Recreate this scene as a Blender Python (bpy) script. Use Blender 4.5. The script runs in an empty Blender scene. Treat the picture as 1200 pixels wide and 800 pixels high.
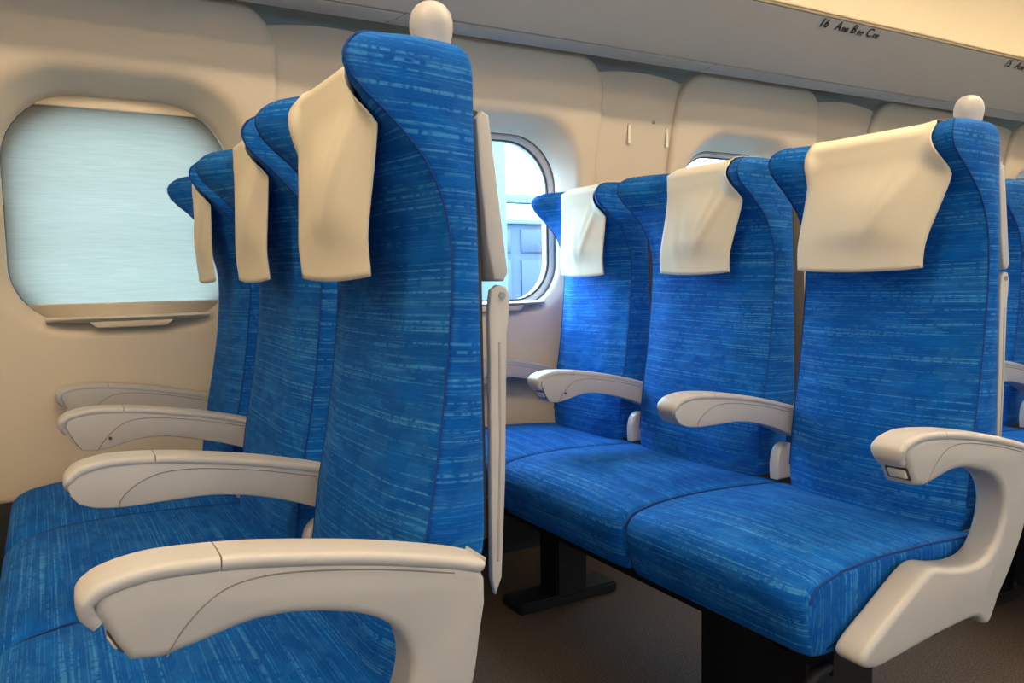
import bpy, bmesh, math
from mathutils import Vector, Matrix, noise

S = bpy.context.scene
COL = S.collection
PITCH = 1.04

# ------------------------------------------------------------------ materials
def lin(r, g, b):
    f = lambda c: (c/255/12.92) if c/255 <= .04045 else ((c/255+.055)/1.055)**2.4
    return (f(r), f(g), f(b), 1)

def new_mat(name):
    m = bpy.data.materials.new(name); m.use_nodes = True
    return m, m.node_tree.nodes, m.node_tree.links, m.node_tree.nodes['Principled BSDF']

def plastic(name, col, rough=.45, var=.04, scale=6, spec=.4, bump=0., bscale=900, metal=0.):
    m, N, L, B = new_mat(name)
    tc = N.new('ShaderNodeTexCoord')
    nz = N.new('ShaderNodeTexNoise'); nz.inputs['Scale'].default_value = scale; nz.inputs['Detail'].default_value = 3
    L.new(tc.outputs['Object'], nz.inputs['Vector'])
    mx = N.new('ShaderNodeMix'); mx.data_type = 'RGBA'
    mx.inputs['A'].default_value = tuple(c*(1-var) for c in col[:3])+(1,)
    mx.inputs['B'].default_value = tuple(min(1, c*(1+var)) for c in col[:3])+(1,)
    L.new(nz.outputs['Fac'], mx.inputs['Factor']); L.new(mx.outputs['Result'], B.inputs['Base Color'])
    B.inputs['Roughness'].default_value = rough; B.inputs['Specular IOR Level'].default_value = spec
    B.inputs['Metallic'].default_value = metal
    if bump:
        n2 = N.new('ShaderNodeTexNoise'); n2.inputs['Scale'].default_value = bscale; n2.inputs['Detail'].default_value = 2
        L.new(tc.outputs['Object'], n2.inputs['Vector'])
        bp = N.new('ShaderNodeBump'); bp.inputs['Strength'].default_value = bump; bp.inputs['Distance'].default_value = .001
        L.new(n2.outputs['Fac'], bp.inputs['Height']); L.new(bp.outputs['Normal'], B.inputs['Normal'])
    return m

def math_node(N, L, op, a, b):
    n = N.new('ShaderNodeMath'); n.operation = op
    for i, v in enumerate((a, b)):
        if v is None: continue
        if isinstance(v, (int, float)): n.inputs[i].default_value = v
        else: L.new(v, n.inputs[i])
    return n.outputs[0]

def fabric(name, base, dark, light, streak=.36):
    """Blue moquette: long thin pale dashes along U over soft blocky patches."""
    m, N, L, B = new_mat(name)
    uv = N.new('ShaderNodeUVMap'); uv.uv_map = 'UVMap'
    def nz(su, sv, off, detail=0, rough=.5):
        mp = N.new('ShaderNodeMapping'); mp.inputs['Scale'].default_value = (su, sv, 1); mp.inputs['Location'].default_value = (off, off*1.7, off*.3)
        L.new(uv.outputs['UV'], mp.inputs['Vector'])
        n = N.new('ShaderNodeTexNoise'); n.inputs['Scale'].default_value = 1; n.inputs['Detail'].default_value = detail; n.inputs['Roughness'].default_value = rough
        L.new(mp.outputs['Vector'], n.inputs['Vector'])
        return n.outputs['Fac']
    def ramp(src, a, b):
        r = N.new('ShaderNodeMapRange'); r.inputs['From Min'].default_value = a; r.inputs['From Max'].default_value = b
        L.new(src, r.inputs['Value']); return r.outputs['Result']
    def mix(fac, A, Bc):
        x = N.new('ShaderNodeMix'); x.data_type = 'RGBA'
        if isinstance(fac, (int, float)): x.inputs['Factor'].default_value = fac
        else: L.new(fac, x.inputs['Factor'])
        for k, v in (('A', A), ('B', Bc)):
            if isinstance(v, tuple): x.inputs[k].default_value = v
            else: L.new(v, x.inputs[k])
        return x.outputs['Result']
    patch = ramp(nz(11, 26, 3.1, 1), .44, .50)
    patch2 = ramp(nz(16, 34, 8.7, 1), .52, .56)
    c = mix(math_node(N, L, 'MULTIPLY', patch, .38), base, dark)
    c = mix(math_node(N, L, 'MULTIPLY', patch2, .08), c, light)
    weave = ramp(nz(45, 420, 1.3, 2, .7), .3, .7)
    c = mix(math_node(N, L, 'MULTIPLY', weave, .38), c, dark)
    fine = math_node(N, L, 'MULTIPLY', ramp(nz(5, 420, 17.6, 1), .55, .66), ramp(nz(90, 90, 2.2), .32, .5))
    c = mix(math_node(N, L, 'MULTIPLY', fine, streak*.6), c, light)
    bold = math_node(N, L, 'MULTIPLY', ramp(nz(2.2, 300, 23.4, 0), .62, .70), ramp(nz(170, 60, 4.4), .30, .5))
    c = mix(math_node(N, L, 'MULTIPLY', bold, streak), c, light)
    L.new(c, B.inputs['Base Color'])
    B.inputs['Roughness'].default_value = .85; B.inputs['Specular IOR Level'].default_value = .15
    B.inputs['Sheen Weight'].default_value = .03; B.inputs['Sheen Roughness'].default_value = .5
    B.inputs['Sheen Tint'].default_value = light
    bp = N.new('ShaderNodeBump'); bp.inputs['Strength'].default_value = .35; bp.inputs['Distance'].default_value = .0012
    L.new(nz(200, 500, .7, 1), bp.inputs['Height']); L.new(bp.outputs['Normal'], B.inputs['Normal'])
    return m

M = {}
M['fabric'] = fabric('blue_moquette', lin(0, 92, 176), lin(0, 62, 138), lin(84, 168, 226))
M['seam'] = plastic('seam_cord', lin(0, 56, 128), .8)
M['shell'] = plastic('warm_grey_plastic', lin(180, 178, 177), .38, .02, bump=.08)
M['groove'] = plastic('groove_shadow_gap', lin(70, 64, 60), .8)
M['joint'] = plastic('fine_joint', lin(128, 120, 112), .8)
M['button'] = plastic('light_button', lin(225, 218, 205), .3)
M['wall'] = plastic('cream_wall_plastic', lin(202, 190, 171), .42, .02, 2, bump=.05)
M['frame'] = plastic('window_frame_grey', lin(168, 164, 158), .35)
M['gasket'] = plastic('dark_gasket', lin(72, 66, 60), .6)
M['rack'] = plastic('rack_underside_grey', lin(146, 149, 151), .55, .02)
M['lip'] = plastic('rack_lip', lin(196, 180, 150), .4)
M['cream'] = plastic('cream_ceiling', lin(236, 222, 194), .6, .02)
M['dark'] = plastic('dark_steel', lin(16, 17, 20), .6, .1)
M['ink'] = plastic('black_ink', lin(28, 24, 24), .6)
M['screw'] = plastic('steel_screw', lin(120, 118, 112), .35, metal=.7)
M['facade'] = plastic('pale_blue_facade', lin(50, 54, 62), .8)
M['facade_glass'] = plastic('facade_glass', lin(34, 42, 56), .5)
M['steel_white'] = plastic('white_steel', lin(66, 74, 80), .6)
M['ballast'] = plastic('grey_ballast', lin(46, 45, 44), .95, .25, 12)

def floor_mat():
    m, N, L, B = new_mat('speckled_brown_floor')
    tc = N.new('ShaderNodeTexCoord')
    nz = N.new('ShaderNodeTexNoise'); nz.inputs['Scale'].default_value = 260; nz.inputs['Detail'].default_value = 2
    L.new(tc.outputs['Object'], nz.inputs['Vector'])
    r = N.new('ShaderNodeValToRGB'); e = r.color_ramp.elements
    e[0].position = .38; e[0].color = lin(42, 32, 24); e[1].position = .66; e[1].color = lin(90, 74, 59)
    L.new(nz.outputs['Fac'], r.inputs['Fac']); L.new(r.outputs['Color'], B.inputs['Base Color'])
    B.inputs['Roughness'].default_value = .8
    bp = N.new('ShaderNodeBump'); bp.inputs['Strength'].default_value = .4; bp.inputs['Distance'].default_value = .001
    L.new(nz.outputs['Fac'], bp.inputs['Height']); L.new(bp.outputs['Normal'], B.inputs['Normal'])
    return m
M['floor'] = floor_mat()

def cloth_mat():
    m, N, L, B = new_mat('cream_linen')
    tc = N.new('ShaderNodeTexCoord')
    w = N.new('ShaderNodeTexNoise'); w.inputs['Scale'].default_value = 700; w.inputs['Detail'].default_value = 1
    L.new(tc.outputs['Object'], w.inputs['Vector'])
    B.inputs['Base Color'].default_value = lin(226, 218, 198)
    B.inputs['Roughness'].default_value = .9; B.inputs['Specular IOR Level'].default_value = .1
    bp = N.new('ShaderNodeBump'); bp.inputs['Strength'].default_value = .12; bp.inputs['Distance'].default_value = .0006
    L.new(w.outputs['Fac'], bp.inputs['Height']); L.new(bp.outputs['Normal'], B.inputs['Normal'])
    return m
M['cloth'] = cloth_mat()

def blind_mat():
    m, N, L, B = new_mat('pale_blind_weave')
    tc = N.new('ShaderNodeTexCoord')
    mp = N.new('ShaderNodeMapping'); mp.inputs['Scale'].default_value = (14, 14, 420)
    L.new(tc.outputs['Object'], mp.inputs['Vector'])
    nz = N.new('ShaderNodeTexNoise'); nz.inputs['Scale'].default_value = 1; nz.inputs['Detail'].default_value = 2
    L.new(mp.outputs['Vector'], nz.inputs['Vector'])
    r = N.new('ShaderNodeValToRGB'); e = r.color_ramp.elements
    e[0].position = .3; e[0].color = (0.178, 0.149, 0.109, 1); e[1].position = .7; e[1].color = (0.209, 0.175, 0.127, 1)
    L.new(nz.outputs['Fac'], r.inputs['Fac'])
    t = N.new('ShaderNodeBsdfTranslucent'); L.new(r.outputs['Color'], t.inputs['Color'])
    d = N.new('ShaderNodeBsdfDiffuse'); L.new(r.outputs['Color'], d.inputs['Color'])
    mx = N.new('ShaderNodeMixShader'); mx.inputs['Fac'].default_value = .5
    L.new(t.outputs['BSDF'], mx.inputs[1]); L.new(d.outputs['BSDF'], mx.inputs[2])
    L.new(mx.outputs['Shader'], N['Material Output'].inputs['Surface'])
    return m
M['blind'] = blind_mat()

def glass_mat():
    m, N, L, B = new_mat('window_glass')
    t = N.new('ShaderNodeBsdfTransparent'); t.inputs['Color'].default_value = (.93, .97, 1, 1)
    g = N.new('ShaderNodeBsdfGlossy'); g.inputs['Roughness'].default_value = .02
    mx = N.new('ShaderNodeMixShader'); mx.inputs['Fac'].default_value = .05
    L.new(t.outputs['BSDF'], mx.inputs[1]); L.new(g.outputs['BSDF'], mx.inputs[2])
    L.new(mx.outputs['Shader'], N['Material Output'].inputs['Surface'])
    return m
M['glass'] = glass_mat()

def lamp_mat(name, col, strength):
    m, N, L, B = new_mat(name)
    B.inputs['Base Color'].default_value = (.8, .8, .8, 1)
    B.inputs['Emission Color'].default_value = col; B.inputs['Emission Strength'].default_value = strength
    return m
M['lamp'] = lamp_mat('warm_lamp', (1, .80, .54, 1), 18.0)
M['cove'] = lamp_mat('warm_cove_lamp', (1, .84, .60, 1), 2.1)

# ------------------------------------------------------------------ helpers
def link(name, me, mat, parent=None, smooth=True, sharp=None):
    o = bpy.data.objects.new(name, me); COL.objects.link(o)
    if mat is not None: me.materials.append(mat)
    if parent is not None: o.parent = parent
    if smooth:
        for p in me.polygons: p.use_smooth = True
        if sharp: me.set_sharp_from_angle(angle=math.radians(sharp))
    return o

def empty(name, loc=(0, 0, 0)):
    o = bpy.data.objects.new(name, None); COL.objects.link(o); o.location = loc
    o.empty_display_size = .1
    return o

def tag(o, label=None, cat=None, group=None, kind=None):
    for k, v in (('label', label), ('category', cat), ('group', group), ('kind', kind)):
        if v: o[k] = v
    return o

def structure(o, label=None):
    o['kind'] = 'structure'
    if label: o['label'] = label
    return o

def from_bm(name, bm, mat, parent=None, sharp=40):
    bmesh.ops.recalc_face_normals(bm, faces=bm.faces)
    me = bpy.data.meshes.new(name); bm.to_mesh(me); bm.free()
    return link(name, me, mat, parent, True, sharp)

def loft(name, rows, mat, parent=None, closed=True, cap=True, uvfun=None, sharp=None, fix=True):
    """rows: list of point lists (equal length). Quads between consecutive rows."""
    n = len(rows[0]); vs = [v for r in rows for v in r]; fs = []
    m = n if closed else n-1
    for i in range(len(rows)-1):
        for j in range(m):
            a = i*n+j; b = i*n+(j+1) % n
            fs.append((a, b, b+n, a+n))
    if cap and closed:
        fs.append(tuple(range(n-1, -1, -1))); fs.append(tuple((len(rows)-1)*n+k for k in range(n)))
    me = bpy.data.meshes.new(name); me.from_pydata(vs, [], fs)
    if fix:
        bm = bmesh.new(); bm.from_mesh(me); bmesh.ops.recalc_face_normals(bm, faces=bm.faces); bm.to_mesh(me); bm.free()
    if uvfun:
        uvl = me.uv_layers.new(name='UVMap')
        for p in me.polygons:
            for li in p.loop_indices:
                uvl.data[li].uv = uvfun(me.vertices[me.loops[li].vertex_index].co, p.normal)
    return link(name, me, mat, parent, True, sharp)

def interp(tab, z):
    """Smooth (Catmull-Rom style) interpolation of a sorted table of (z, value)."""
    if z <= tab[0][0]: return tab[0][1]
    if z >= tab[-1][0]: return tab[-1][1]
    for i in range(len(tab)-1):
        a, b = tab[i], tab[i+1]
        if a[0] <= z <= b[0]:
            t = (z-a[0])/(b[0]-a[0]); h = b[0]-a[0]
            p = tab[i-1] if i > 0 else a; q = tab[i+2] if i+2 < len(tab) else b
            ma = (b[1]-p[1])/(b[0]-p[0])*h; mb = (q[1]-a[1])/(q[0]-a[0])*h
            return (2*t**3-3*t*t+1)*a[1]+(t**3-2*t*t+t)*ma+(-2*t**3+3*t*t)*b[1]+(t**3-t*t)*mb

def spline(pts, k=6, closed=False):
    """Catmull-Rom through 2D points."""
    out = []; n = len(pts); R = n if closed else n-1
    for i in range(R):
        g = (lambda j: pts[j % n]) if closed else (lambda j: pts[max(0, min(n-1, j))])
        p0, p1, p2, p3 = g(i-1), g(i), g(i+1), g(i+2)
        for s in range(k):
            t = s/k
            out.append(tuple(.5*((2*b)+(c-a)*t+(2*a-5*b+4*c-d)*t*t+(-a+3*b-3*c+d)*t**3) for a, b, c, d in zip(p0, p1, p2, p3)))
    if not closed: out.append(tuple(pts[-1]))
    return out

def smooth01(a, b, t):
    t = max(0, min(1, (t-a)/(b-a))); return t*t*(3-2*t)

def tube(name, pts, r, mat, parent=None, seg=8):
    cu = bpy.data.curves.new(name, 'CURVE'); cu.dimensions = '3D'; cu.bevel_depth = r; cu.bevel_resolution = 2; cu.use_fill_caps = True
    sp = cu.splines.new('POLY'); sp.points.add(len(pts)-1)
    for p, q in zip(sp.points, pts): p.co = (*q, 1)
    o = bpy.data.objects.new(name, cu)
    dg = bpy.context.evaluated_depsgraph_get()
    me = bpy.data.meshes.new_from_object(o); me.name = name
    bpy.data.objects.remove(o); bpy.data.curves.remove(cu)
    return link(name, me, mat, parent)

def prism(name, prof, y0, y1, mat, parent=None, bev=.006, seg=3):
    """Extrude an XZ outline between two Y planes, rounded rims."""
    bm = bmesh.new()
    a = [bm.verts.new((x, y0, z)) for x, z in prof]
    f = bm.faces.new(a)
    r = bmesh.ops.extrude_face_region(bm, geom=[f])
    vs = [v for v in r['geom'] if isinstance(v, bmesh.types.BMVert)]
    for v in vs: v.co.y = y1
    bmesh.ops.recalc_face_normals(bm, faces=bm.faces)
    rim = [e for e in bm.edges if len(e.link_faces) == 2 and e.calc_face_angle(0) > .9 and abs(e.verts[0].co.y-e.verts[1].co.y) < 1e-6]
    bmesh.ops.bevel(bm, geom=rim, offset=bev, offset_type='OFFSET', segments=seg, profile=.5, affect='EDGES', clamp_overlap=True)
    return from_bm(name, bm, mat, parent, 35)

def rbox(name, lo, hi, mat, parent=None, bev=.004, seg=2):
    bm = bmesh.new(); bmesh.ops.create_cube(bm, size=1)
    for v in bm.verts: v.co = Vector([(lo[i]+hi[i])/2+v.co[i]*(hi[i]-lo[i]) for i in range(3)])
    if bev: bmesh.ops.bevel(bm, geom=list(bm.edges), offset=bev, segments=seg, profile=.5, affect='EDGES', clamp_overlap=True)
    return from_bm(name, bm, mat, parent, 35)

def add_box(bm, lo, hi, bev=0):
    r = bmesh.ops.create_cube(bm, size=1)
    for v in r['verts']: v.co = Vector([(lo[i]+hi[i])/2+v.co[i]*(hi[i]-lo[i]) for i in range(3)])

def add_cyl(bm, c, r, h, axis='Z', seg=24):
    m = Matrix.Translation(c)
    if axis == 'Y': m = m @ Matrix.Rotation(math.pi/2, 4, 'X')
    if axis == 'X': m = m @ Matrix.Rotation(math.pi/2, 4, 'Y')
    bmesh.ops.create_cone(bm, cap_ends=True, segments=seg, radius1=r, radius2=r, depth=h, matrix=m)

def lathe(name, prof, c, mat, parent=None, seg=32):
    rows = [[(c[0]+r*math.cos(2*math.pi*k/seg), c[1]+r*math.sin(2*math.pi*k/seg), z) for k in range(seg)] for r, z in prof]
    return loft(name, rows, mat, parent)

# ------------------------------------------------------------------ the seat
EDGE = [(.425, .312), (.50, .320), (.59, .333), (.67, .348), (.77, .363), (.885, .374), (.95, .371), (1.01, .349), (1.057, .308), (1.09, .271), (1.112, .261), (1.127, .266), (1.138, .279), (1.144, .294), (1.147, .312)]
MID = [(.425, .296), (.50, .303), (.60, .319), (.70, .338), (.80, .352), (.90, .356), (.97, .341), (1.03, .322), (1.09, .311), (1.115, .312), (1.13, .320), (1.138, .331), (1.144, .343), (1.147, .356)]
REAR = [(.425, .366), (.50, .382), (.57, .406), (.60, .411), (.90, .411), (1.06, .409), (1.11, .409), (1.127, .406), (1.138, .399), (1.144, .389), (1.147, .375)]
INSET = [(.425, .010), (.44, .003), (.47, 0), (1.118, 0), (1.132, .003), (1.14, .009), (1.147, .024)]

def front_x(y, z, y0, y1):
    yc = (y0+y1)/2; h = (y1-y0)/2
    t = min(1, abs(y-yc)/h)
    xe, xm = interp(EDGE, z), interp(MID, z)
    return xm+(xe-xm)*smooth01(.50, 1.0, t)

def backrest(y0, y1, parent, deep=0):
    zs = [.425, .432, .445, .47]+[.47+(1.11-.47)*i/40 for i in range(1, 41)]+[1.118, 1.125, 1.131, 1.136, 1.140, 1.1435, 1.146, 1.147]
    rows = []; edge_near = []; edge_far = []
    for z in zs:
        ins = interp(INSET, z); a, b = y0+ins, y1-ins
        xe, xr = interp(EDGE, z), interp(REAR, z)+deep*smooth01(1.147, 1.09, z)
        r = .007; loop = []
        for s in range(9):                                  # near side, rear to front
            t = s/8; x = xr-r+(xe+r-(xr-r))*t
            loop.append((x, a-.004*math.sin(math.pi*t), z))
        loop.append((xe+.3*r, a+.3*r, z))
        for s in range(31):                                 # front
            y = a+r+(b-a-2*r)*s/30
            loop.append((front_x(y0+(y-a)/(b-a)*(y1-y0), z, y0, y1), y, z))
        loop.append((xe+.3*r, b-.3*r, z))
        for s in range(9):
            t = 1-s/8; x = xr-r+(xe+r-(xr-r))*t
            loop.append((x, b+.004*math.sin(math.pi*t), z))
        loop.append((xr-.3*r, b-.3*r, z))
        for s in range(9):
            loop.append((xr, b-r-(b-a-2*r)*s/8, z))
        loop.append((xr-.3*r, a+.3*r, z))
        rows.append(loop)
        if .47 <= z <= 1.146:
            edge_near.append((xe+.0015, a+.0012, z)); edge_far.append((xe+.0015, b-.0012, z))
    def uv(co, n):
        if abs(n.y) > .75: return (co.x+3.3+y0, co.z+(co.x-.3)*.06)
        if abs(n.z) > .75: return (co.y, co.x+2)
        return (co.y, co.z+.004*math.sin(co.y*5))
    o = loft('backrest', rows, M['fabric'], parent, uvfun=uv, sharp=60)
    for e in (edge_near, edge_far):
        tube('seam', e, .0013, M['seam'], o)
    return o

def cushion(y0, y1, parent):
    prof = [(.368, .318), (.368, .400), (.360, .417), (.335, .423), (.28, .427), (.20, .432), (.10, .435), (.02, .433), (-.045, .427), (-.078, .419), (-.095, .405), (-.101, .388), (-.098, .36), (-.090, .33), (-.082, .309), (-.072, .302), (-.03, .300), (.12, .300), (.33, .304)]
    P = spline(prof, 4, True)
    cx, cz = .13, .366
    n = 40; rows = []; arc = [0]
    for i in range(1, len(P)): arc.append(arc[-1]+math.hypot(P[i][0]-P[i-1][0], P[i][1]-P[i-1][1]))
    L = y1-y0; r = .014
    def ins(d):                      # quarter-round at both ends
        if d >= r: return 0
        return r-math.sqrt(max(0, r*r-(r-d)**2))
    ys = [0, .0006, .002, .0045, .008, .011, .014]+[.014+(L-.028)*i/22 for i in range(1, 22)]+[L-.014, L-.011, L-.008, L-.0045, L-.002, L-.0006, L]
    for d in ys:
        k = ins(min(d, L-d)); crown = .010*math.sin(math.pi*min(1, max(0, d/L)))
        row = []
        for i, (x, z) in enumerate(P):
            px, pz = P[i-1]; qx, qz = P[(i+1) % len(P)]
            tx, tz = qx-px, qz-pz; l = math.hypot(tx, tz) or 1
            nx, nz_ = -tz/l, tx/l                # inward or outward
            if (cx-x)*nx+(cz-z)*nz_ < 0: nx, nz_ = -nx, -nz_
            up = crown*smooth01(.40, .43, z)*smooth01(.33, .2, x) if z > .4 else 0
            # plan rounding at the front corners
            e = min(d, L-d); pr = max(0, .030-e)/.030
            row.append((x+nx*k+(.020*pr*pr if x < -.03 else 0), y0+d, z+nz_*k+up))
        rows.append(row)
    keys = list(zip(P, arc))
    def uv(co, nrm):
        if abs(nrm.y) > .8: return (co.z*1.0+5+y0, co.x)
        if nrm.x < -.6: return (co.y, -.087-(.42-co.z)+.3)
        return (co.y+.7, co.x+.3)
    o = loft('seat_cushion', rows, M['fabric'], parent, uvfun=uv, sharp=70)
    # piping where the top meets the two side faces
    top = [(x, z) for x, z in P if z > .39 and x < .33]
    for yy in (y0+.004, y1-.004):
        tube('piping', [(x+(.016 if x < -.03 else 0), yy, z-.0035) for x, z in top], .0022, M['seam'], o)
    return o

# armrest outlines, local x (towards the back) and z
PAD_HOOK = [(.010, .606), (.001, .618), (.000, .633), (.008, .642), (.022, .6485), (.057, .654), (.111, .651), (.17, .643), (.259, .626), (.341, .605), (.372, .594)]
PAD_ROUND = [(.006, .612), (-.001, .622), (.001, .633), (.009, .642), (.022, .6485), (.057, .654), (.111, .651), (.17, .643), (.259, .626), (.341, .605), (.372, .594)]

def sweep_pad(name, path, yc, w, th, parent, taper_start=False):
    P = spline(path, 6); rows = []
    n = len(P)
    for i, (x, z) in enumerate(P):
        a = P[max(0, i-1)]; b = P[min(n-1, i+1)]
        tx, tz = b[0]-a[0], b[1]-a[1]; l = math.hypot(tx, tz); tx /= l; tz /= l
        nx, nz_ = -tz, tx                       # outward normal (path runs front to back over the top)
        s = 1
        te = 1
        if taper_start: s = .80+.20*smooth01(0, .35, i/n)
        else: te = max(.15, 1-smooth01(.80, 1, i/(n-1))**1.5)
        hw = w/2*s; loop = []
        for (dy, dn) in ((-1, -.75), (-1, -.45), (-.97, -.22), (-.88, -.07), (-.7, 0), (-.35, .03), (0, .04), (.35, .03), (.7, 0), (.88, -.07), (.97, -.22), (1, -.45), (1, -.75), (.9, -1), (0, -1), (-.9, -1)):
            loop.append((x+nx*dn*th*te, yc+dy*hw*(.75+.25*te), z+nz_*dn*th*te))
        rows.append(loop)
    return loft(name, rows, M['shell'], parent, sharp=50)

def armrest(kind, yc, parent):
    w = .056
    hook = kind != 'round'
    pad = PAD_HOOK if hook else PAD_ROUND
    if kind == 'aisle':
        low = [(.366, .520), (.357, .470), (.338, .430), (.308, .385), (.280, .352), (.262, .322), (.250, .310), (.236, .312), (.215, .328), (.150, .328), (.070, .322), (-.010, .314), (-.050, .312), (-.074, .320), (-.080, .333), (-.066, .350), (-.020, .378), (.030, .408), (.065, .428), (.095, .436), (.140, .426), (.190, .419), (.232, .422), (.262, .440), (.281, .474), (.287, .510), (.274, .543), (.240, .567), (.183, .583), (.137, .586), (.094, .578), (.060, .572)]
        front = [(.036, .576), (.026, .592), (.014, .618)]
        lo = spline(low, 4)
        body = [(.012, .622), (.014, .634), (.024, .6405), (.057, .645), (.111, .642), (.17, .634), (.259, .617), (.341, .596), (.366, .588), (.372, .575), (.372, .550)]
    elif kind == 'hook':
        lo = spline([(.372, .535), (.36, .533), (.33, .545), (.29, .560), (.24, .574), (.183, .586), (.137, .587), (.094, .578), (.060, .572)], 5)
        front = [(.036, .576), (.026, .592), (.014, .618)]
        body = [(.012, .622), (.014, .634), (.024, .6405), (.057, .645), (.111, .642), (.17, .634), (.259, .617), (.341, .596), (.372, .586)]
    else:
        lo = spline([(.372, .532), (.36, .530), (.33, .543), (.29, .559), (.24, .574), (.183, .584), (.12, .585), (.07, .585), (.035, .589)], 5)
        front = [(.016, .597), (.006, .610)]
        body = [(.004, .622), (.010, .634), (.022, .6405), (.057, .645), (.111, .642), (.17, .634), (.259, .617), (.341, .596), (.372, .586)]
    outline = body+lo+front
    arm = prism('armrest', outline, yc-w/2+.001, yc+w/2-.001, M['shell'], parent, bev=.013 if kind == 'aisle' else .008, seg=5)
    # cap over the nose and the long pad behind it, with a hairline joint
    full = spline(pad, 6)
    k = min(range(len(full)), key=lambda i: abs(full[i][0]-.113) + (0 if full[i][1] > .63 else 1))
    sweep_pad('arm_cap', full[:k:3]+[full[k]], yc, w, .013, arm, True)
    nxt = [(full[k][0]+.0014, full[k][1]-.0002)]
    sweep_pad('arm_pad', nxt+full[k+3::3]+[full[-1]], yc, w, .013, arm)
    g = spline([(.335, .590), (.259, .6095), (.19, .6225), (.150, .6265), (.122, .6245), (.103, .6165), (.086, .603), (.073, .588), (.064, .574)] if hook else [(.335, .590), (.259, .6095), (.19, .6225), (.150, .627), (.118, .626), (.094, .6185), (.076, .607), (.066, .596), (.063, .587)], 5)
    for s in (-1, 1):
        yy = yc+s*(w/2-.0012)
        tube('groove', [(x, yy, z) for x, z in g], .0008, M['joint'], arm)
    if hook:
        b = rbox('recline_button', (-.012, yc-.019, -.008), (.004, yc+.012, .008), M['button'], arm, .003)
        for v in b.data.vertices:
            x, z = v.co.x, v.co.z
            c, s_ = math.cos(.48), math.sin(.48)
            v.co.x, v.co.z = .0330+x*c-z*s_, .5975+x*s_+z*c
        f = rbox('button_recess', (-.010, yc-.022, -.012), (.004, yc+.016, .012), M['groove'], arm, .002)
        for v in f.data.vertices:
            x, z = v.co.x, v.co.z
            c, s_ = math.cos(.48), math.sin(.48)
            v.co.x, v.co.z = .0338+x*c-z*s_, .5979+x*s_+z*c
        if kind == 'hook':
            bm = bmesh.new(); add_cyl(bm, (.085, yc-w/2+.001, .594), .0032, .003, 'Y', 16)
            from_bm('screw', bm, M['groove'], arm)
    return arm

def hinge_cover(yc, parent, z0=.436):
    prof = spline([(.318, z0), (.316, z0+.035), (.324, z0+.066), (.342, z0+.080), (.365, z0+.074), (.372, z0+.04), (.372, z0)], 5)
    return prism('hinge_cover', prof, yc-.013, yc+.013, M['shell'], parent, bev=.008, seg=4)

def tray(y0, y1, parent, pivot=True):
    prof = [(.4125, 1.064), (.420, 1.072), (.428, 1.068), (.4365, 1.00), (.449, .893), (.443, .884), (.431, .886), (.424, .92), (.416, 1.00)]
    t = prism('tray_table', prof, y0+.004, y1-.004, M['shell'], parent, .003)
    for yy in (y0+.006, y1-.016):
        arm = [(.428, .874), (.436, .880), (.447, .878), (.4515, .868), (.4505, .845), (.4475, .826), (.4455, .78), (.4415, .66), (.434, .54), (.4255, .520), (.421, .54), (.4225, .66), (.4245, .80), (.4245, .85)]
        a = prism('tray_arm', arm, yy, yy+.010, M['shell'], t, .002)
        bm = bmesh.new(); add_cyl(bm, (.441, yy, .868), .0042, .003, 'Y', 18)
        from_bm('screw', bm, M['screw'], a)
        tube('groove', [(.437, yy+.0005, .815), (.4355, yy+.0005, .70), (.4295, yy+.0005, .56)], .0022, M['frame'], a)
    return t

def back_shell(y0, y1, parent, deep=0):
    g = .004 if deep else .014
    return rbox('back_shell', (.4125, y0+g, .585), (.4215+deep, y1-g, 1.075), M['groove'], parent, .004)  # extra dark depth stands in for the shade between neighbouring seats

def grab_handle(y0, parent):
    c = (.377, y0+.040)
    prof = [(.0205, 1.120), (.0212, 1.148), (.0228, 1.155), (.0242, 1.163), (.0240, 1.171), (.0215, 1.180), (.0170, 1.1865), (.0110, 1.1905), (.005, 1.192), (.0008, 1.1922)]
    return lathe('grab_handle', prof, c, M['shell'], parent)

SEATS = {'C': (.045, .435, .034, .4742), 'B': (.520, .943, .4758, .9842), 'A': (1.030, 1.368, .9858, 1.384)}
ARM_Y = (0, .478, .986, 1.411)

def make_seat(col):
    y0, y1, c0, c1 = SEATS[col]
    root = empty('train_seat', (0, (c0+c1)/2, 0))
    inner = root
    def P(o):
        o.parent = root
        o.matrix_parent_inverse = Matrix.Translation((0, -(c0+c1)/2, 0))
        return o
    kids = []
    d = 0 if col == 'C' else .030
    kids.append(cushion(c0, c1, None)); kids.append(backrest(y0, y1, None, d))
    for o in (tray(y0, y1-.034, None) if col == 'C' else tray(y0+.034, y1-.034, None), back_shell(y0, y1, None, d)):
        e = d if o.name.startswith('back') else d*2
        for v in o.data.vertices: v.co.x += e
        for ch in o.children:
            for v in ch.data.vertices: v.co.x += e
            for c2 in ch.children:
                for v in c2.data.vertices: v.co.x += e
        kids.append(o)
    if col == 'C':
        kids.append(armrest('aisle', ARM_Y[0], None)); kids.append(grab_handle(y0, None))
    if col == 'B':
        kids.append(armrest('round', ARM_Y[1], None)); kids.append(hinge_cover(ARM_Y[1], None))
    if col == 'A':
        kids.append(armrest('hook', ARM_Y[2], None)); kids.append(hinge_cover(ARM_Y[2], None))
        kids.append(armrest('hook', ARM_Y[3], None))
    for k in kids: P(k)
    root['aisle'] = 1 if col == 'C' else 0
    return root

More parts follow.
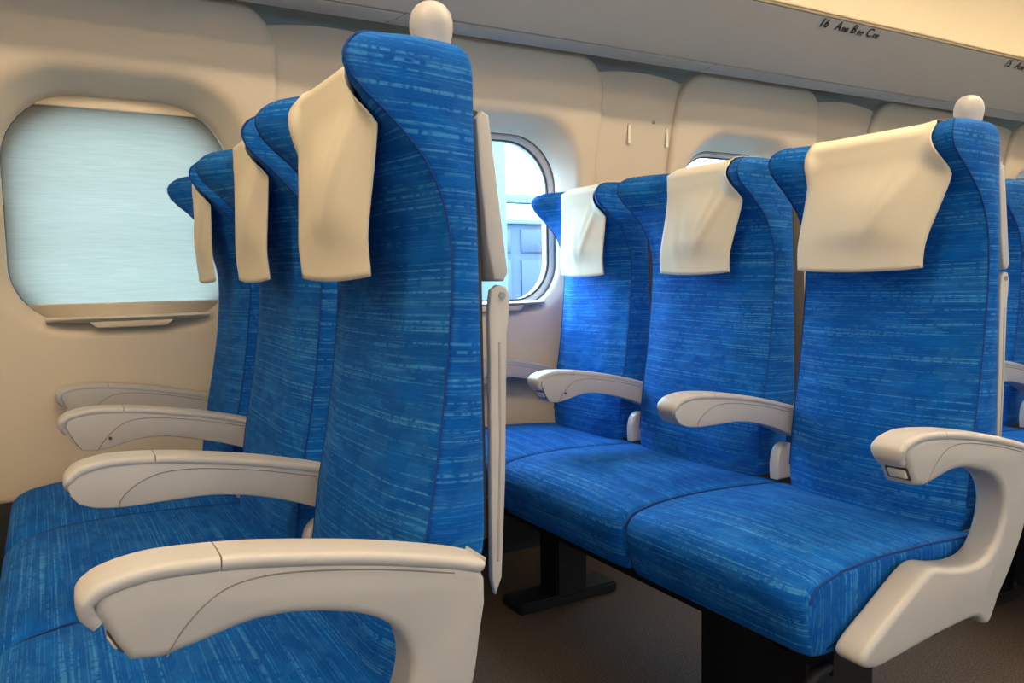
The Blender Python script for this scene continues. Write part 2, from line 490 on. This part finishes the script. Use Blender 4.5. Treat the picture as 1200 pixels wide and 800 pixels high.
LEAN = {'backrest', 'tray_table', 'back_shell', 'grab_handle'}
def lean(root, ang):
    """Recline: swing back, tray and handle about the top of the backrest."""
    piv = Matrix.Translation((.35, 0, 1.13))
    m = piv @ Matrix.Rotation(ang, 4, 'Y') @ piv.inverted()
    for k in root.children:
        if k.name.split('.')[0] in LEAN: k.matrix_basis = m
        elif ang and k.name.split('.')[0] in ('armrest', 'hinge_cover'): k.matrix_basis = Matrix.Translation((.018, 0, -.008)) if not root['aisle'] else Matrix.Translation((.034, 0, -.013))

def copy_tree(o, parent=None):
    c = o.copy(); COL.objects.link(c)
    if parent is not None:
        inv = o.matrix_parent_inverse.copy(); c.parent = parent; c.matrix_parent_inverse = inv
    for ch in list(o.children): copy_tree(ch, c)
    return c

COVER = {'C': (.062, .368, .128, .404), 'B': (.538, .792, .598, .836), 'A': (1.045, 1.262, 1.078, 1.292)}
def headrest_cover(col, seed):
    y0, y1 = SEATS[col][:2]
    ta, tb, ha, hb = COVER[col]
    d = 0 if col == 'C' else .030
    n = 30; rows = []
    zs = [.893+.008*i for i in range(31)]
    for i in range(n+1):
        u = i/n; row = []
        for z in zs:
            q = max(0, (1.10-z)/.207)
            y = (ta+(tb-ta)*u)*(1-smooth01(0, 1, q))+(ha+(hb-ha)*u)*smooth01(0, 1, q)
            y += max(0, 1-u/.35)*.036*smooth01(1.045, 1.135, z)
            fx = front_x(y, z, y0, y1)-.0075
            belly = .015*math.sin(math.pi*u)**1.4*smooth01(0, .45, q)*(1-.75*smooth01(.62, .86, q))
            free = .3035+.006*q-belly+.004*smooth01(.75, 1, q)
            fold = .0040*noise.noise((u*4.2+seed*7, q*1.1+u*2.2, seed*3.1))*min(1, q*1.6)
            crease = .0045*math.exp(-((u-.16-.40*q)/.045)**2)*smooth01(.02, .25, q)*(1-smooth01(.5, .9, q))+.0035*math.exp(-((u-.34-.22*q)/.035)**2)*smooth01(.0, .2, q)*(1-smooth01(.35, .7, q))-.003*math.exp(-((u-.80+.15*q)/.06)**2)*smooth01(.1, .4, q)*(1-smooth01(.6, .95, q))
            x = min(fx, free)+min(fold, fx-min(fx, free)+.001)*math.sin(math.pi*(.1+.8*u))-crease
            row.append((x, y, z-.006*math.sin(math.pi*u)**.7*smooth01(.75, 1, q)))
        y = ta+(tb-ta)*u; y += max(0, 1-u/.35)*.036; yr = max(y, ta+.052+(tb-ta-.052)*u) if col == 'C' else y
        row += [(front_x(y, 1.1385, y0, y1)-.0065, y, 1.1440), (front_x(y, 1.143, y0, y1)-.004, y*.5+yr*.5, 1.1500), (front_x(y, 1.1465, y0, y1)+.0, yr, 1.1530), (.372, yr, 1.1535), (.388+d*.3, yr, 1.1522), (.402+d*.6, yr, 1.148), (.4115+d, yr, 1.141), (.4160+d, yr, 1.128), (.4165+d, yr, 1.112), (.4165+d, yr, 1.085)]
        rows.append(row)
    o = loft('headrest_cover', rows, M['cloth'], None, closed=False, cap=False)
    md = o.modifiers.new('thickness', 'SOLIDIFY'); md.thickness = .0014; md.offset = 0
    return o

def place_cover(o, row, ang):
    piv = Matrix.Translation((.35, 0, 1.13))
    o.matrix_world = Matrix.Translation((row*PITCH, 0, 0)) @ piv @ Matrix.Rotation(ang, 4, 'Y') @ piv.inverted()

TILT = [0.0, -.026, -.026]
seat_labels = {
    (0, 'C'): 'nearest blue train seat, by the aisle, seen from the side with its long grey armrest',
    (0, 'B'): 'middle blue seat of the nearer row, between the big aisle seat and the window seat',
    (0, 'A'): 'blue window seat of the nearer row, beside the window with its blind closed',
    (1, 'C'): 'blue aisle seat of the farther row, its front, cushion and side frame fully in view',
    (1, 'B'): 'middle blue seat of the farther row, between two short grey armrests',
    (1, 'A'): 'blue window seat of the farther row, beside the clear window',
    (2, 'C'): 'blue aisle seat of the third row, mostly hidden behind the farther row',
    (2, 'B'): 'middle blue seat of the third row, almost hidden behind the farther row',
}
cover_labels = {
    (0, 'C'): 'large cream cloth headrest cover on the nearest aisle seat',
    (0, 'B'): 'narrow cream cloth headrest cover on the middle seat of the nearer row',
    (0, 'A'): 'thin sliver of cream headrest cover on the seat by the closed blind',
    (1, 'C'): 'widest cream headrest cover, on the aisle seat of the farther row',
    (1, 'B'): 'cream headrest cover on the middle seat of the farther row',
    (1, 'A'): 'daylit bluish white headrest cover on the seat by the clear window',
    (2, 'C'): 'cream headrest cover on the third row aisle seat',
    (2, 'B'): 'cream headrest cover on the third row middle seat',
}
proto = {}
for col in 'CBA':
    proto[col] = (make_seat(col), headrest_cover(col, {'C': 1, 'B': 2, 'A': 3}[col]))
for (row, col), lab in seat_labels.items():
    r0, c0 = proto[col]
    r = r0 if row == 0 else copy_tree(r0)
    c = c0 if row == 0 else c0.copy()
    if row: COL.objects.link(c)
    r.location.x = row*PITCH
    tag(r, lab, 'seat', 'blue train seats in threes')
    lean(r, TILT[row]); place_cover(c, row, TILT[row])
    tag(c, cover_labels[(row, col)], 'headrest cover', 'cloth headrest covers')

def seat_base(row, lab):
    root = empty('seat_base', (row*PITCH, .7, 0))
    def add(name, bm):
        o = from_bm(name, bm, M['dark'], None, 35); o.parent = root; o.matrix_parent_inverse = Matrix.Translation((0, -.7, 0)); return o
    bm = bmesh.new()
    for x in (.02, .26): add_box(bm, (x-.02, .06, .245), (x+.02, 1.37, .297))
    for y in (.16, .72, 1.30): add_box(bm, (.0, y-.015, .25), (.28, y+.015, .28))
    add('support_frame', bm)
    for y in (.42, 1.05):
        bm = bmesh.new(); add_box(bm, (.10, y-.045, .02), (.20, y+.045, .25)); add_box(bm, (-.02, y-.05, 0), (.30, y+.05, .03))
        bmesh.ops.bevel(bm, geom=list(bm.edges), offset=.006, segments=2, affect='EDGES')
        add('pedestal', bm)
    bm = bmesh.new(); add_box(bm, (.06, .15, .06), (.24, .36, .24))
    bmesh.ops.bevel(bm, geom=list(bm.edges), offset=.012, segments=2, affect='EDGES')
    add('equipment_box', bm)
    p = [(.03, .070, .262), (-.035, .068, .255), (-.06, .064, .235), (-.04, .052, .16), (-.02, .04, .08)]
    o = tube('foot_pedal', p, .009, M['dark']); o.parent = root; o.matrix_parent_inverse = Matrix.Translation((0, -.7, 0))
    tag(root, lab, 'seat base', 'dark seat bases')
seat_base(0, 'dark steel base hidden in shadow under the nearer row of seats')
seat_base(1, 'dark steel base and foot pedal under the farther row of seats')
seat_base(2, 'dark steel base under the third row of seats')

# ------------------------------------------------------------------ the setting
X0, X1 = -1.7, 6.6
YW = [(.0, 1.452), (.55, 1.452), (.80, 1.450), (1.0, 1.436), (1.2, 1.405), (1.4, 1.365), (1.58, 1.325)]
ypan = lambda z: interp(YW, z)

o = rbox('floor', (X0, -1.80, -.06), (X1, 1.60, 0), M['floor'], None, 0); structure(o)

# side wall: a continuous lower part and the sunk strips between window panels
CX = .175; HX = .365
def wall_side():
    vs, fs = [], []
    def patch(xa, xb, zs, nx, yoff, top=None):
        b = len(vs); nz_ = len(zs)
        for i in range(nx+1):
            x = xa+(xb-xa)*i/nx
            for j, z in enumerate(zs):
                zz = z
                if top and j == nz_-1: zz = z+top*(1-(2*i/nx-1)**2)
                vs.append((x, ypan(zz)+yoff(j/(nz_-1)), zz))
        for i in range(nx):
            for j in range(nz_-1):
                a = b+i*nz_+j; fs.append((a, a+1, a+nz_+1, a+nz_))
    patch(X0, X1, [0, .1, .25, .42, .46], 8, lambda t: .022)
    for k in range(-1, 6):
        xa, xb = (X0 if k < 0 else k*PITCH+CX+HX-.045), (X1 if k == 4 else (k+1)*PITCH+CX-HX+.045)
        if k == 5: continue
        patch(xa, xb, [.44+(1.535-.44)*j/24 for j in range(25)], 14, lambda t: .020+.012*smooth01(.965, 1, t), .020)
    me = bpy.data.meshes.new('wall_window_side'); me.from_pydata(vs, [], fs)
    return link('wall_window_side', me, M['wall'])
structure(wall_side())
o = rbox('shade_board_window_side', (X0, 1.440, 0), (X1, 1.50, .378), M['dark'], None, .004); structure(o)  # dark board added to stand in for the shade under the seats

def rrect(cx, z0, z1, hx, rt, rb, nc=12, ns=10):
    """Rounded outline, same vertex order and count every time (starts bottom left, counter clockwise)."""
    p = []
    def arc(x, z, r, a0):
        for i in range(nc): 
            a = a0+math.pi/2*i/(nc-1); p.append((x+r*math.cos(a), z+r*math.sin(a)))
    def seg(a, b):
        for i in range(1, ns): p.append((a[0]+(b[0]-a[0])*i/ns, a[1]+(b[1]-a[1])*i/ns))
    arc(cx-hx+rb, z0+rb, rb, math.pi); seg(p[-1], (cx+hx-rb, z0))
    arc(cx+hx-rb, z0+rb, rb, 1.5*math.pi); seg(p[-1], (cx+hx, z1-rt))
    arc(cx+hx-rt, z1-rt, rt, 0); seg(p[-1], (cx-hx+rt, z1))
    arc(cx-hx+rt, z1-rt, rt, .5*math.pi); seg(p[-1], (cx-hx, z0+rb))
    return p

OPEN = dict(z0=.796, z1=1.345, hx=.256)
def panel(k):
    cx = k*PITCH+CX
    rings = []
    op = rrect(cx, OPEN['z0'], OPEN['z1'], OPEN['hx'], .165, .140)
    rv = rrect(cx, .772, 1.392, .298, .190, .160)
    rv2 = rrect(cx, .756, 1.412, .312, .198, .170)
    R = lambda p, f: [(x, f(z), z) for x, z in p]
    rings.append(R(op, lambda z: 1.536)); rings.append(R(op, lambda z: 1.476))
    for t in (.25, .5, .75):                                   # sloping reveal
        rings.append([((a[0]+(b[0]-a[0])*t), 1.476+(ypan(b[1])+.002-1.476)*t**1.0, a[1]+(b[1]-a[1])*t) for a, b in zip(op, rv)])
    rings.append(R(rv, lambda z: ypan(z)+.0025)); rings.append(R(rv2, lambda z: ypan(z)))
    out = lambda d: rrect(cx, .375+d, 1.582-d, HX-d, .125-d*.6, .03)
    o1 = out(.020)
    for t in (.2, .4, .6, .8):
        rings.append([((a[0]+(b[0]-a[0])*t), ypan(a[1]+(b[1]-a[1])*t), a[1]+(b[1]-a[1])*t) for a, b in zip(rv2, o1)])
    rings.append(R(o1, ypan)); rings.append(R(out(.011), lambda z: ypan(z)+.002)); rings.append(R(out(.004), lambda z: ypan(z)+.007))
    rings.append(R(out(0), lambda z: ypan(z)+.014)); rings.append(R(out(0), lambda z: ypan(z)+.045))
    o = loft('trim_%d' % (k+1), rings, M['wall'], None, cap=False, fix=False)
    o.data.flip_normals()
    return o

def window(k):
    cx = k*PITCH+CX
    root = empty('window_%d' % (k+1), (cx, 1.47, .8)); structure(root)
    inv = Matrix.Translation((-cx, -1.47, -.8))
    def P(o): o.parent = root; o.matrix_parent_inverse = inv; return o
    ring = lambda d, y: [(x, y, z) for x, z in rrect(cx, OPEN['z0']+d, OPEN['z1']-d, OPEN['hx']-d, .165-d*.6, .140-d*.6)]
    P(loft('outer_gasket', [ring(-.001, 1.4925), ring(-.001, 1.4890), ring(.0016, 1.4890), ring(.0016, 1.4925)], M['gasket'], None, cap=False))
    P(loft('window_frame', [ring(.001, 1.500), ring(.002, 1.493), ring(.005, 1.493), ring(.014, 1.503), ring(.018, 1.508), ring(.018, 1.545), ring(-.01, 1.545)], M['frame'], None, cap=False))
    P(loft('gasket', [ring(.0175, 1.515), ring(.0175, 1.5065), ring(.0215, 1.5065), ring(.0215, 1.515)], M['gasket'], None, cap=False))
    g = rrect(cx, OPEN['z0']+.018, OPEN['z1']-.018, OPEN['hx']-.018, .154, .129)
    bm = bmesh.new(); bm.faces.new([bm.verts.new((x, 1.520, z)) for x, z in g])
    r = bmesh.ops.extrude_face_region(bm, geom=list(bm.faces))
    for v in r['geom']:
        if isinstance(v, bmesh.types.BMVert): v.co.y = 1.526
    P(from_bm('pane', bm, M['glass'], None))
    # sill lip along the bottom of the opening with a finger pull under it
    rows = []
    for i in range(33):
        s = i/32*2-1; x = cx+s*.185; d = .024*(1-s**4); 
        zt = .812
        rows.append([(x, 1.492, zt), (x, 1.452-d*.7, zt+.001), (x, 1.447-d, zt-.004), (x, 1.448-d*.8, zt-.010), (x, 1.492, zt-.012-.012*(1-s*s))])
    P(loft('window_sill', rows, M['wall'], None, sharp=60))
    P(prism('sill_pull', [(cx-.085, .789), (cx-.095, .800), (cx+.095, .800), (cx+.085, .789), (cx+.078, .784), (cx-.078, .784)], 1.430, 1.462, M['wall'], None, .003))
    return root

for k in range(0, 5):
    structure(panel(k)); window(k)

def roller_blind(k):
    cx = k*PITCH+CX
    root = empty('roller_blind', (cx, 1.483, .83))
    inv = Matrix.Translation((-cx, -1.483, -.83))
    rows = []
    for j in range(41):
        z = .842+(1.343-.842)*j/40
        # half width of the opening at this height
        d = .002; hx = OPEN['hx']-d; r = .165-d*.6; z1 = OPEN['z1']-d; rb = .140-d*.6; z0 = OPEN['z0']+d
        w = hx
        if z > z1-r: w = hx-r+math.sqrt(max(0, r*r-(z-(z1-r))**2))
        if z < z0+rb: w = hx-rb+math.sqrt(max(0, rb*rb-(z0+rb-z)**2))
        w -= .001
        rows.append([(cx-w+2*w*i/20, 1.483+.0012*math.sin(j*.5), z) for i in range(21)])
    b = loft('blind_cloth', rows, M['blind'], None, closed=False, cap=False)
    rows = []
    for j in range(9):
        z = .803+(.844-.803)*j/8; rb = .140
        w = OPEN['hx']-.002-rb+math.sqrt(max(0, rb*rb-(OPEN['z0']+rb-z)**2))
        rows.append([(cx-w, 1.4860, z), (cx-w, 1.4790, z), (cx, 1.4775, z), (cx+w, 1.4790, z), (cx+w, 1.4860, z)])
    bar = loft('bottom_bar', rows, M['wall'], None)
    rows = []
    for j in range(9):
        z = 1.316+(1.3445-1.316)*j/8; r = .165
        w = OPEN['hx']-.0015; z1 = OPEN['z1']
        if z > z1-r: w = w-r+math.sqrt(max(0, r*r-(z-(z1-r))**2))
        rows.append([(cx-w, 1.4815, z), (cx-w, 1.4785, z), (cx, 1.477, z), (cx+w, 1.4785, z), (cx+w, 1.4815, z)])
    case = loft('blind_case', rows, M['wall'], None)
    for o in (b, bar, case): o.parent = root; o.matrix_parent_inverse = inv
    return root
tag(roller_blind(0), 'pale cyan backlit roller blind pulled down over the window by the nearer seats', 'blind')

# coat hooks on the strip between the second and third windows
def coat_hook(x, lab):
    y = ypan(1.36)+.020
    bm = bmesh.new(); 
    o = prism('coat_hook', [(x-.0055, 1.330), (x-.003, 1.326), (x+.003, 1.326), (x+.0055, 1.330), (x+.0055, 1.392), (x+.003, 1.396), (x-.003, 1.396), (x-.0055, 1.392)], y-.006, y+.012, M['button'], None, .002)
    bm.free()
    e = tube('slot', [(x-.0062, y-.002, 1.330), (x-.0062, y-.006, 1.392)], .0008, M['groove'], o)
    tag(o, lab, 'hook', 'folding hooks on the wall strip')
coat_hook(1.706, 'slim upright folding wall hook nearer the clear window')
coat_hook(1.871, 'slim upright folding wall hook farther from the clear window, beside the panel joint')
y = ypan(1.40)+.02
o = tube('peg', [(1.806, y+.012, 1.402), (1.806, y-.006, 1.402), (1.806, y-.009, 1.408)], .0042, M['frame'])
tag(o, 'tiny grey peg on the wall between the two slim folding hooks', 'peg')

# luggage rack
root = empty('luggage_rack', (2.4, 1.2, 1.54))
inv = Matrix.Translation((-2.4, -1.2, -1.54))
def RP(o): o.parent = root; o.matrix_parent_inverse = inv; return o
bottom = [(1.470, 1.655), (1.40, 1.618), (1.32, 1.582), (1.25, 1.553), (1.20, 1.534), (1.165, 1.526), (1.14, 1.5275), (1.12, 1.5365)]
face = [(1.1165, 1.5395), (1.095, 1.5565), (1.05, 1.5955), (1.0, 1.641), (.958, 1.680)]
def strip(name, prof, th, mat, x0=X0, x1=X1, n=1):
    def off(i):
        a = prof[max(0, i-1)]; b = prof[min(len(prof)-1, i+1)]
        t = (b[0]-a[0], b[1]-a[1]); l = math.hypot(*t); return (t[1]/l*th, -t[0]/l*th)
    loop = list(prof)+[(prof[i][0]+off(i)[0], prof[i][1]+off(i)[1]) for i in range(len(prof)-1, -1, -1)]
    return loft(name, [[(x0+(x1-x0)*i/n, y, z) for y, z in loop] for i in range(n+1)], mat, None, sharp=35)
sp = spline(bottom, 4)
RP(strip('rack_underside', sp, .012, M['rack']))
RP(strip('rack_fascia', spline(face, 4), .012, M['rack']))
lipp = [(.9560, 1.6815), (.9525, 1.6835), (.9505, 1.6860)]
RP(strip('rack_lip', spline(lipp, 3), .008, M['lip']))
lip2 = [(.9505, 1.6875), (.9475, 1.6890), (.947, 1.6915), (.949, 1.694), (.97, 1.695)]
RP(strip('rack_rail', spline(lip2, 3), .006, M['lip']))
RP(strip('rack_shelf', [(.97, 1.690), (1.2, 1.660), (1.47, 1.640)], .008, M['rack']))
for k in range(-1, 6):
    x = .775+k*PITCH
    RP(tube('joint', [(x+.02, 1.117, 1.538), (x+.0, 1.139, 1.5275), (x-.015, 1.165, 1.5255)], .0008, M['groove']))
root_text = []
def lettering(txt, x, up, size, name='seat_number_lettering', xs=1.0):
    cu = bpy.data.curves.new(name, 'FONT'); cu.body = txt; cu.size = size; cu.extrude = .0003; cu.offset = .0006; cu.space_character = xs
    o = bpy.data.objects.new(name, cu); COL.objects.link(o); cu.materials.append(M['ink'])
    t = Vector((0, .966-1.05, 1.6715-1.594)).normalized(); xd = Vector((1, 0, 0)); nn = xd.cross(t)
    base = Vector((x, .995, 1.6445))+t*up+nn*.0012
    o.matrix_world = Matrix(((xd.x, t.x, nn.x, base.x), (xd.y, t.y, nn.y, base.y), (xd.z, t.z, nn.z, base.z), (0, 0, 0, 1)))
    bpy.context.view_layer.update()
    me = bpy.data.meshes.new_from_object(o.evaluated_get(bpy.context.evaluated_depsgraph_get())); me.name = name
    q = bpy.data.objects.new(name, me); mw = o.matrix_world.copy(); bpy.data.objects.remove(o); bpy.data.curves.remove(cu)
    q.name = name; COL.objects.link(q); q.matrix_world = mw
    return q
lets = []
for num, x in (('15', 3.205), ('16', 2.150)):
    for txt, dx, size in ((num, 0, .041), ('A', .075, .041), ('窓側', .106, .016), ('B', .152, .041), ('中央', .184, .016), ('C', .228, .041), ('通路', .262, .016)):
        lets.append(lettering(txt, x+dx-.018, .020, size))
bpy.context.view_layer.update()
for o in lets:
    mw = o.matrix_world.copy(); o.parent = root; o.matrix_parent_inverse = inv; o.matrix_basis = mw
tag(root, 'long grey overhead luggage rack above the windows with printed seat numbers', 'luggage rack')

# shell above the rack, ceiling, far side of the car
def sheet(name, prof, mat, x0=X0, x1=X1, n=1):
    me = bpy.data.meshes.new(name); vs = []; fs = []; m = len(prof)
    for i in range(n+1):
        for y, z in prof: vs.append((x0+(x1-x0)*i/n, y, z))
    for i in range(n):
        for j in range(m-1): a = i*m+j; fs.append((a, a+1, a+m+1, a+m))
    me.from_pydata(vs, [], fs)
    return link(name, me, mat)
structure(sheet('trim_back', [(1.380, 1.532), (1.476, 1.536), (1.476, 1.66)], M['rack']))
up = spline([(1.475, 1.655), (1.475, 1.70), (1.46, 1.80), (1.40, 1.94), (1.26, 2.06), (1.05, 2.13), (.80, 2.165), (.4, 2.18), (-.3, 2.185), (-1.1, 2.17), (-1.45, 2.06), (-1.62, 1.86), (-1.68, 1.60)], 5)
structure(sheet('ceiling', up, M['cream']))
# far side wall with its window openings (daylight comes in here too)
vs, fs = [], []
def quad(xa, xb, za, zb):
    b = len(vs); vs.extend([(xa, -1.68, za), (xb, -1.68, za), (xb, -1.68, zb), (xa, -1.68, zb)]); fs.append((b, b+1, b+2, b+3))
quad(X0, X1, 0, .80); quad(X0, X1, .885, 1.62)
xs = [X0]
for k in range(-1, 6): xs += [k*PITCH+CX-.26, k*PITCH+CX+.26]
xs.append(X1)
for i in range(0, len(xs), 2): quad(xs[i], xs[i+1], .80, .885)
me = bpy.data.meshes.new('wall_far_side'); me.from_pydata(vs, [], fs); structure(link('wall_far_side', me, M['wall'], smooth=False))
for nm, x in (('wall_front', X0), ('wall_rear', X1)):
    o = rbox(nm, (x-.02, -1.75, 0), (x+.02, 1.6, 2.25), M['wall'], None, 0); structure(o)

def ceiling_light(y, w, lab):
    o = rbox('ceiling_light', (X0+.1, y-w/2, 2.150), (X1-.1, y+w/2, 2.172), M['lamp'], None, .004)
    tag(o, lab, 'ceiling light')
ceiling_light(-.10, .18, 'long warm ceiling light strip above the aisle')
o = rbox('ceiling_light', (X0+.1, -1.215, 2.03), (X1-.1, -1.185, 2.05), M['lamp'], None, .004)  # unseen strip added to brighten the tops of the window panels
tag(o, 'added warm light strip on the far side of the ceiling, out of view', 'ceiling light')
o = rbox('ceiling_light', (X0+.1, 1.22, 1.705), (X1-.1, 1.30, 1.725), M['cove'], None, .004)
tag(o, 'long warm light strip on top of the luggage rack, hidden behind its edge', 'ceiling light')

# ------------------------------------------------------------------ outside
o = rbox('ground', (-40, 1.9, -1.3), (60, 60, -1.2), M['ballast'], None, 0); structure(o)
b = empty('station_building', (6, 14, -1.2))
binv = Matrix.Translation((-6, -14, 1.2))
def BP(o): o.parent = b; o.matrix_parent_inverse = binv; return o
BP(rbox('facade', (-2, 14, -1.2), (26, 20, 2.05), M['facade'], None, .05))
BP(rbox('roof_edge', (-2.2, 13.9, 2.02), (26.2, 20.2, 2.13), M['steel_white'], None, .03))
for i in range(14):
    for j in range(2):
        x = -.72+i*1.92; z = (-.15, 1.42)[j]
        BP(rbox('facade_window', (x, 13.96, z), (x+1.66, 14.04, z+(1.42, .5)[j]), M['facade_glass'], None, .01))
tag(b, 'pale blue building with rows of windows seen outside the clear window', 'building')
bm = bmesh.new(); 
g = empty('platform_frame', (3.6, 7, -1.2)); ginv = Matrix.Translation((-3.6, -7, 1.2))
for nm, lo, hi in (('post', (4.20, 6.9, -1.2), (4.43, 7.1, 4.2)), ('crossbeam', (2.0, 6.92, 1.715), (10.0, 7.08, 1.815))):
    q = rbox(nm, lo, hi, M['steel_white'], None, .01); q.parent = g; q.matrix_parent_inverse = ginv
bm.free()
tag(g, 'pale blue steel post and crossbeam outside the clear window', 'post')

# ------------------------------------------------------------------ light
W = bpy.data.worlds.new('sky'); S.world = W; W.use_nodes = True
W.node_tree.nodes['Background'].inputs['Color'].default_value = (.46, .75, 1, 1)
W.node_tree.nodes['Background'].inputs['Strength'].default_value = 28.0
def portal(name, loc, rx, sx, sz):
    l = bpy.data.lights.new(name, 'AREA'); l.shape = 'RECTANGLE'; l.size = sx; l.size_y = sz; l.cycles.is_portal = True
    o = bpy.data.objects.new(name, l); COL.objects.link(o); o.location = loc; o.rotation_euler = (rx, 0, 0)
for k in range(0, 5):
    portal('window_daylight', (k*PITCH+CX, 1.56, 1.07), -math.pi/2, .52, .56)
for k in range(-1, 6):
    portal('far_window_daylight', (k*PITCH+CX, -1.69, .842), math.pi/2, .54, .10)

# ------------------------------------------------------------------ camera
cx, cy, cz, yaw, pit, rol, f = -0.0075, -0.7357, 0.888, 0.5298, 0.0803, -0.0184, 930.04
fw = Vector((math.sin(yaw)*math.cos(pit), math.cos(yaw)*math.cos(pit), -math.sin(pit)))
r = Vector((math.cos(yaw), -math.sin(yaw), 0)); u = r.cross(fw)
R = r*math.cos(rol)+u*math.sin(rol); U = u*math.cos(rol)-r*math.sin(rol)
cam = bpy.data.cameras.new('camera'); cam.sensor_width = 36; cam.lens = 36*f/1200; cam.clip_start = .02; cam.clip_end = 200
co = bpy.data.objects.new('camera', cam); COL.objects.link(co)
co.matrix_world = Matrix(((R.x, U.x, -fw.x, cx), (R.y, U.y, -fw.y, cy), (R.z, U.z, -fw.z, cz), (0, 0, 0, 1)))
S.camera = co

vsx = S.view_settings
vsx.view_transform = 'Standard'; vsx.look = 'None'; vsx.gamma = 1; vsx.use_curve_mapping = False
vsx.exposure = 0.0
S.cycles.max_bounces = 8; S.cycles.diffuse_bounces = 5
